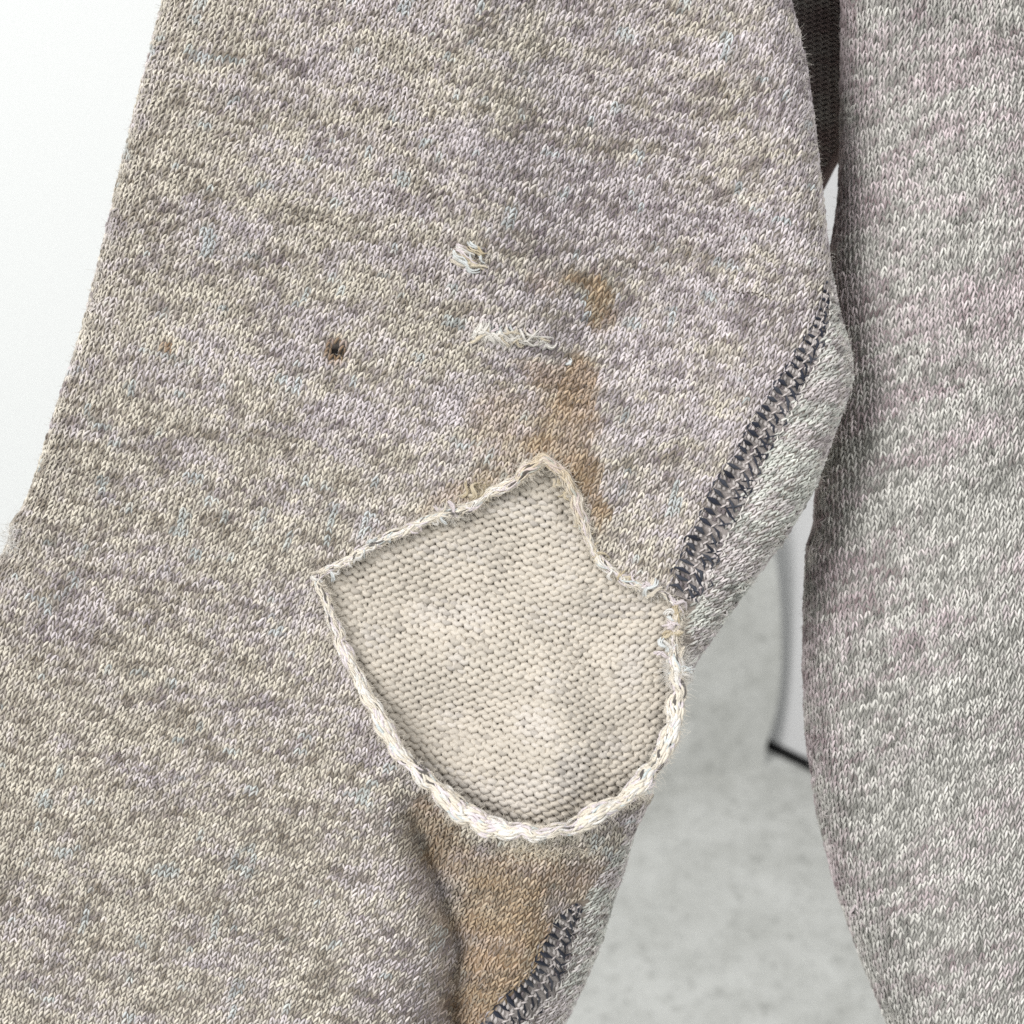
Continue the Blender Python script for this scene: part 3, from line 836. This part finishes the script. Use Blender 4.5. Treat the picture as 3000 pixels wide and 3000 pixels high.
# worn-through spots with pulled yarns
def lay(parent, u, v, ang, length, r, rgb, lift=5.0, sag=0.0, arch=6.0):
    t = np.linspace(-.5, .5, 9)
    w1, w2 = rng.normal(size=2) * 4
    x = u + t * length * math.cos(ang) - (w1 * np.sin(t * 6) + sag * (1 - 4 * t * t)) * math.sin(ang)
    y = v + t * length * math.sin(ang) + (w2 * np.sin(t * 7) + sag * (1 - 4 * t * t)) * math.cos(ang)
    bundle("yarn_tuft", sleeve_pt(x, y, lift + arch * (1 - 4 * t * t)), r, lin(rgb), parent, 7)
def patch(u, v, a, b, t, rgb):
    th = np.linspace(0, 2 * np.pi, 28, endpoint=False); rings = []
    for f in (0.0, .5, 1.0):
        x = a * f * np.cos(th); y = b * f * np.sin(th)
        rings.append(sleeve_pt(u + x * math.cos(t) - y * math.sin(t), v + x * math.sin(t) + y * math.cos(t), 2.5))
    V = np.concatenate(rings)
    F = np.array([[r * 28 + k, r * 28 + (k + 1) % 28, (r + 1) * 28 + (k + 1) % 28, (r + 1) * 28 + k] for r in range(2) for k in range(28)])
    return mesh_obj("worn_patch", V, F, M_BASE, garment, np.tile(lin(rgb), (len(V), 1)))
wp = patch(1372, 745, 42, 27, .5, (92, 82, 74))
for (du, dv, an, L, r) in ((-26, 8, .75, 56, 8), (-14, 2, .7, 60, 7), (-4, 14, .6, 54, 8), (10, 22, .45, 60, 9), (22, 34, .35, 56, 9), (-2, 36, .3, 62, 9), (18, -22, .5, 44, 7), (34, -8, .6, 40, 7), (-18, -22, .2, 36, 7), (6, 8, .8, 40, 5), (36, 12, 1.0, 34, 7), (-32, 28, .5, 46, 7), (-8, -8, .6, 50, 8), (14, -10, .7, 46, 7), (2, 26, .4, 60, 8), (-24, 18, .6, 44, 8)):
    lay(wp, 1372 + du, 745 + dv, an + rng.uniform(-.15, .15), L, r, CREAMS[rng.integers(3)] if rng.random() < .5 else WHITES[rng.integers(4)])
wp = patch(1492, 992, 88, 15, .12, (128, 120, 114))
for q in range(34):
    x = rng.uniform(-105, 115); yy = x * 0.12 + rng.uniform(-16, 14)
    lay(wp, 1495 + x, 990 + yy, rng.normal() * .65 + .1, rng.uniform(24, 60), rng.uniform(4.5, 8), (228, 224, 217) if rng.random() < .75 else CREAMS[1], 7.0)
for q in range(13):
    x = -60 + 165 * q / 12 + rng.uniform(-5, 5)
    lay(wp, 1490 + x, 968 + x * .12 + rng.uniform(-4, 4), math.pi / 2 + rng.normal() * .3, rng.uniform(22, 36), rng.uniform(3.5, 5.5), WHITES[rng.integers(4)], 6.0, rng.uniform(-6, 6))
scatter_loops([(1663, 1066), (1668, 1062)], torn, (8, 12), (6, 7), WHITES, hx=3.0)

# ------------------------------------------------------------------ seams
NAVY = [(42, 46, 58), (52, 55, 66), (34, 37, 48), (66, 69, 78)]
def seam(line, widthf, n_gap, name_label):
    d = np.hypot(*np.diff(line, axis=0).T); A = np.concatenate([[0], np.cumsum(d)])
    def at(s, off):
        s = np.clip(s, 0, A[-1])
        p = np.stack([np.interp(s, A, line[:, 0]), np.interp(s, A, line[:, 1])], -1)
        e = 5.0
        q = np.stack([np.interp(np.clip(s + e, 0, A[-1]), A, line[:, 0]), np.interp(np.clip(s + e, 0, A[-1]), A, line[:, 1])], -1) - np.stack([np.interp(np.clip(s - e, 0, A[-1]), A, line[:, 0]), np.interp(np.clip(s - e, 0, A[-1]), A, line[:, 1])], -1)
        q /= np.linalg.norm(q, axis=1, keepdims=True) + 1e-9
        nrm = np.stack([-q[:, 1], q[:, 0]], -1)      # left of travel turned; travel runs down
        return p - nrm * np.asarray(off)[:, None]     # positive off = right side
    def at3(s, off, lift):
        P = at(np.atleast_1d(s), np.atleast_1d(off))
        h = H_SL(P) * MM
        X, N, uv, _ = SL.full(P, np.full(len(P), 0.0))
        P2 = place(P[:, 0], P[:, 1], np.full(len(P), 0.0))
        hv = X[:, 2] / S
        return place(P[:, 0], P[:, 1], hv + np.asarray(lift))
    # padded ground under the stitches
    sg = np.arange(0, A[-1], 8.0)
    rows = []
    for f in np.linspace(-1, 1, 7):
        wv = widthf(at(sg, np.zeros(len(sg)))[:, 1])
        rows.append(at3(sg, f * wv, 2.0 + 5.0 * (1 - f * f) + 4 * (vnoise(sg / 14, f * 3 + sg * 0, 3) - .5)))
    V = np.stack(rows, 1).reshape(-1, 3)
    cc = np.repeat(lin((150, 143, 140)) * (0.55 + 0.75 * vnoise(sg / 11, sg * 0, 5))[:, None], 7, 0)
    sm = mesh_obj("seam", V, grid_faces(len(sg), 7)[:, ::-1], M_BASE, garment, cc)
    sm["label"] = name_label
    # puckered knit bulges between the rungs
    s = 6.0
    k = 0
    while s < A[-1] - 4:
        wv = float(widthf(at(np.array([s]), np.zeros(1))[:, 1])[0])
        def th(ss, oo, ll, r, rgb, nm="stitch"):
            p = at3(np.asarray(ss, float), np.asarray(oo, float), np.asarray(ll, float))
            return yarn_tube(nm, p, r, rgb, sm, M_THREAD)
        nv = lin(NAVY[rng.integers(4)]); loose = 1.0 + 2.2 * float(sstep(A[-1] * .72, A[-1], s)); j = rng.uniform(-5, 5, 6) * loose
        wv *= rng.uniform(.86, 1.14)
        # rung from the left rail to the middle, lying a little down the slope
        th([s + j[0], s + 1, s + 3 + j[1]], [-wv * 1.02, -wv * .62, -wv * 0.18 + j[2]], [8, 12.5, 9], (rng.uniform(6.0, 9.5) if wv > 30 else 5.2), nv)
        # pale rail stitch on the left, dark between
        th([s + 3, s + n_gap * .55, s + n_gap + 1], [-wv - 2, -wv - 5, -wv - 2], [7, 9, 7], 3.0, lin((176, 170, 172)) if rng.random() < .6 else nv)
        if wv > 8:
            # little pale bar in the middle
            th([s - 8, s + 2, s + 10], [wv * .10, -wv * .02, -wv * .12], [11, 13.5, 11], 3.0, lin((206, 198, 196)))
            # dark crossing threads to the right rail
            th([s + 2 + j[3], s + n_gap * .5, s + n_gap + 5 + j[4]], [wv * .0, wv * .42, wv * rng.uniform(.55, .98)], [10, 13, 9], rng.uniform(3.5, 6.5), nv)
            if rng.random() < .45:
                th([s + n_gap + 2, s + n_gap * .6, s + 2 + j[5]], [wv * .2, wv * .55, wv * .9], [8, 12, 9], 3.8, lin(NAVY[rng.integers(4)]))
            # pale thread loops along the right rail
            th([s, s + n_gap * .4, s + n_gap * .95], [wv * .95, wv * 1.08 + j[0], wv * .98], [9, 12, 9], 3.4, lin((222, 218, 212)) if rng.random() < .75 else nv)
            # puffs of fabric showing between the rungs
            for f in (-.72, -.45, -.12, .12, .38, .62, .86):
                if rng.random() < .9:
                    g = lin((204, 197, 194)) * rng.uniform(.55, 1.05) if rng.random() < .85 else lin((120, 112, 114))
                    th([s + n_gap * .35 + j[1], s + n_gap * .6, s + n_gap * .85 + j[2]], [wv * (f - .12), wv * f, wv * (f + .12)], [5, 9.5, 5], rng.uniform(5.0, 7.5), g, "fabric_pucker")
        s += n_gap * rng.uniform(.8, 1.25); k += 1
    return sm
seam(SEAM1, seam_width1, 27.0, "navy ladder stitching curving down beside the sleeve's outer fold")
seam(SEAM2, seam_width2, 27.0, "frayed navy stitching below the torn hole at the stained flap")

# small dropped-stitch runs: rows of pin holes, their shade drawn as short dark tubes
for (p, q, n) in (((872, 632), (1000, 662), 10), ((2150, 852), (2258, 868), 9)):
    for t in np.linspace(0, 1, n):
        u = p[0] + (q[0] - p[0]) * t; v = p[1] + (q[1] - p[1]) * t + 3 * math.sin(t * 9)
        pp = sleeve_pt(np.array([u - 3.5, u, u + 3.5]), np.array([v - 1, v, v + 1]), np.array([8.5, 9.5, 8.5]))
        yarn_tube("pin_hole_shade", pp, 2.6, lin((70, 58, 50)), garment, M_THREAD)

# ------------------------------------------------------------------ back of the garment, deep in the gap
us = np.arange(1820, 3020, 10.0); v_ = np.arange(-420, 900, 10.0)  # panel widened out of view to keep light out of the gap
U, Vv = np.meshgrid(us, v_, indexing='ij'); P = np.stack([U.ravel(), Vv.ravel()], -1)
def h_bk(P):
    x = np.clip((P[:, 0] - 2410) / 560.0, -1, 1)
    top = sstep(40, -330, P[:, 1])  # unseen top bent forward, added to shut out light from above
    return (-46 + 26 * x * x + 34 * top) * MM
def bk_keep(P):
    lim = np.interp(P[:, 0], [1820, 2180, 2330, 2400, 2440, 2470, 2520, 2640, 3020], [880, 800, 690, 560, 480, 430, 370, 330, 320])
    return P[:, 1] < lim
X = place(P[:, 0], P[:, 1], h_bk(P) - 6)
F = grid_faces(len(us), len(v_), bk_keep(P))[:, ::-1]
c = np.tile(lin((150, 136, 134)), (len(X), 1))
X, F, c = compact(X, F, c)
bk = mesh_obj("back_panel", X, F, M_BASE, garment, c)
bk["label"] = "shadowed back of the garment seen in the gap above the white wall"
cent, nrm, rd, cl_ = [], [], [], []
for j in range(-30, 60):
    K = 8
    t = np.arange(0, 20 * K + 1) / K
    u = 2180 + t * 23.0; v = 60 + j * 15.0 + (u - 2180) * 0.32 + 4.0 * np.cos(t * 2 * np.pi)
    P = np.stack([u, v], -1)
    k = bk_keep(P) & (v > -150)
    if k.sum() < 10: continue
    a, b = np.where(k)[0][[0, -1]]
    X = place(u[a:b + 1], v[a:b + 1], h_bk(P[a:b + 1]) + 2 * np.cos(4 * np.pi * t[a:b + 1]))
    V, F = tubes(X[None], np.tile([0, 0, 1.0], (1, len(X), 1)), np.full((1, len(X)), 6.0 * S), 5, 0.9)
    tone = vnoise(t[a:b + 1] * .4, np.full(b + 1 - a, j * .7), 2)[:, None]
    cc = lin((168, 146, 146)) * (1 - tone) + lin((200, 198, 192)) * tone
    mesh_obj("yarn_course", V, F, M_KNIT, bk, np.repeat(cc, 5, 0))

uu = np.linspace(2200, 2640, 60)
lim = np.interp(uu, [1820, 2180, 2330, 2400, 2440, 2470, 2520, 2640, 3020], [880, 800, 690, 560, 480, 430, 370, 330, 320])
for off, rad in ((-6, 13), (10, 9)):
    vv = lim + off
    yarn_tube("hem_roll", place(uu, vv, h_bk(np.stack([uu, vv], -1)) + 4), rad, lin((170, 152, 150)), bk, M_BASE)

# ------------------------------------------------------------------ loose fuzz
def fuzz(name, X, N, n, length, rgb, parent, spread=0.9):
    idx = rng.integers(0, len(X), n)
    d = N[idx] + spread * rng.normal(size=(n, 3)); d /= np.linalg.norm(d, axis=1, keepdims=True)
    b = np.cross(d, rng.normal(size=(n, 3))); b /= np.linalg.norm(b, axis=1, keepdims=True)
    t = np.linspace(0, 1, 4)[None, :, None]
    L = (length * (0.4 + 0.9 * rng.random(n)) * S)[:, None, None]
    C = X[idx][:, None] + d[:, None] * t * L + b[:, None] * (t ** 2) * L * rng.normal(size=(n, 1, 1)) * 0.6
    r = np.tile((np.array([1.0, .9, .7, .3]) * 0.55 * S)[None], (n, 1))
    V, F = tubes(C, np.tile(b[:, None], (1, 4, 1)), r, 3, 1.0)
    cc = np.repeat(np.asarray(rgb)[None], len(V), 0)
    o = mesh_obj(name, V, F, M_FRAY, parent, cc); o["kind"] = "stuff"
    return o
s_ = np.arange(0, arc[-1], 3.0)
X, T, Bn, Mn, rr = rim_frame(s_)
for sgn, nn in ((1, 2600), (-1, 2600)):
    N = Bn * sgn * .8 + Mn * .5
    fuzz("fuzz", X + N * (rr * .85 * S)[:, None], N, nn, 26, lin((230, 222, 208)), torn)

def fuzz_patch(u, v, a, b, t, n, length, rgb, parent):
    th = rng.random(n) * 2 * np.pi; f = np.sqrt(rng.random(n))
    uu = u + a * f * np.cos(th) * math.cos(t) - b * f * np.sin(th) * math.sin(t); vv = v + a * f * np.cos(th) * math.sin(t) + b * f * np.sin(th) * math.cos(t)
    X = sleeve_pt(uu, vv, 5.0)
    N = np.tile(np.array([0.2, 0.1, 0.35]), (n, 1))
    fuzz("fuzz", X, N, n, length, lin(rgb), parent, 0.9)
fuzz_patch(1372, 758, 44, 30, .5, 160, 30, (222, 213, 196), sleeve)
fuzz_patch(1490, 990, 110, 16, .12, 320, 34, (228, 223, 215), sleeve)
fuzz_patch(1320, 1500, 40, 24, 0, 400, 30, (234, 230, 222), torn)
fuzz_patch(1400, 1440, 44, 30, -.5, 500, 30, (214, 200, 172), torn)
fuzz_patch(1985, 1960, 34, 60, .2, 900, 34, (234, 231, 226), torn)
fuzz_patch(1978, 1850, 26, 70, .2, 700, 26, (230, 222, 210), torn)
fuzz_patch(1905, 1726, 34, 18, .3, 350, 26, (236, 232, 226), torn)
fuzz_patch(1585, 2485, 160, 26, 0, 260, 44, (230, 222, 204), torn)

P = np.stack([rng.uniform(-60, 2560, 26000), rng.uniform(-60, 3060, 26000)], -1)
X, N, uv, sd_ = SL.full(P, np.full(len(P), 6.0))
k = (sd_ > -30) & ~in_hole(uv, 0) & ~lip(uv)
fuzz("fuzz", X[k], N[k], 9000, 15, lin((206, 198, 190)), sleeve, 1.1)
P = np.stack([rng.uniform(2250, 3060, 9000), rng.uniform(-60, 3060, 9000)], -1)
X, N, uv, sd_ = BD.full(P, np.full(len(P), 6.0))
k = sd_ > -30
fuzz("fuzz", X[k], N[k], 3000, 15, lin((200, 198, 194)), body, 1.1)

# halo of stray fibres along the outlines
def halo(cloth, n, rgb, parent):
    o = cloth.o
    d = np.hypot(*np.diff(o, axis=0).T); A = np.concatenate([[0], np.cumsum(d)])
    t = rng.random(n) * A[-1]
    P = np.stack([np.interp(t, A, o[:, 0]), np.interp(t, A, o[:, 1])], -1)
    k = (P[:, 0] > -80) & (P[:, 0] < 3080) & (P[:, 1] > -80) & (P[:, 1] < 3080)
    P = P[k] + (rng.random((k.sum(), 2)) - .5) * 40
    X, N, uv, s_ = cloth.full(P, np.full(len(P), 4.0))
    m = ~lip(uv)
    fuzz("fuzz", X[m], N[m], n, 20, lin(rgb), parent, .8)
halo(SL, 2600, (214, 208, 200), sleeve)
halo(BD, 1200, (204, 200, 196), body)

fuzz_patch(26, 1575, 18, 46, 0, 130, 34, (236, 234, 230), sleeve)
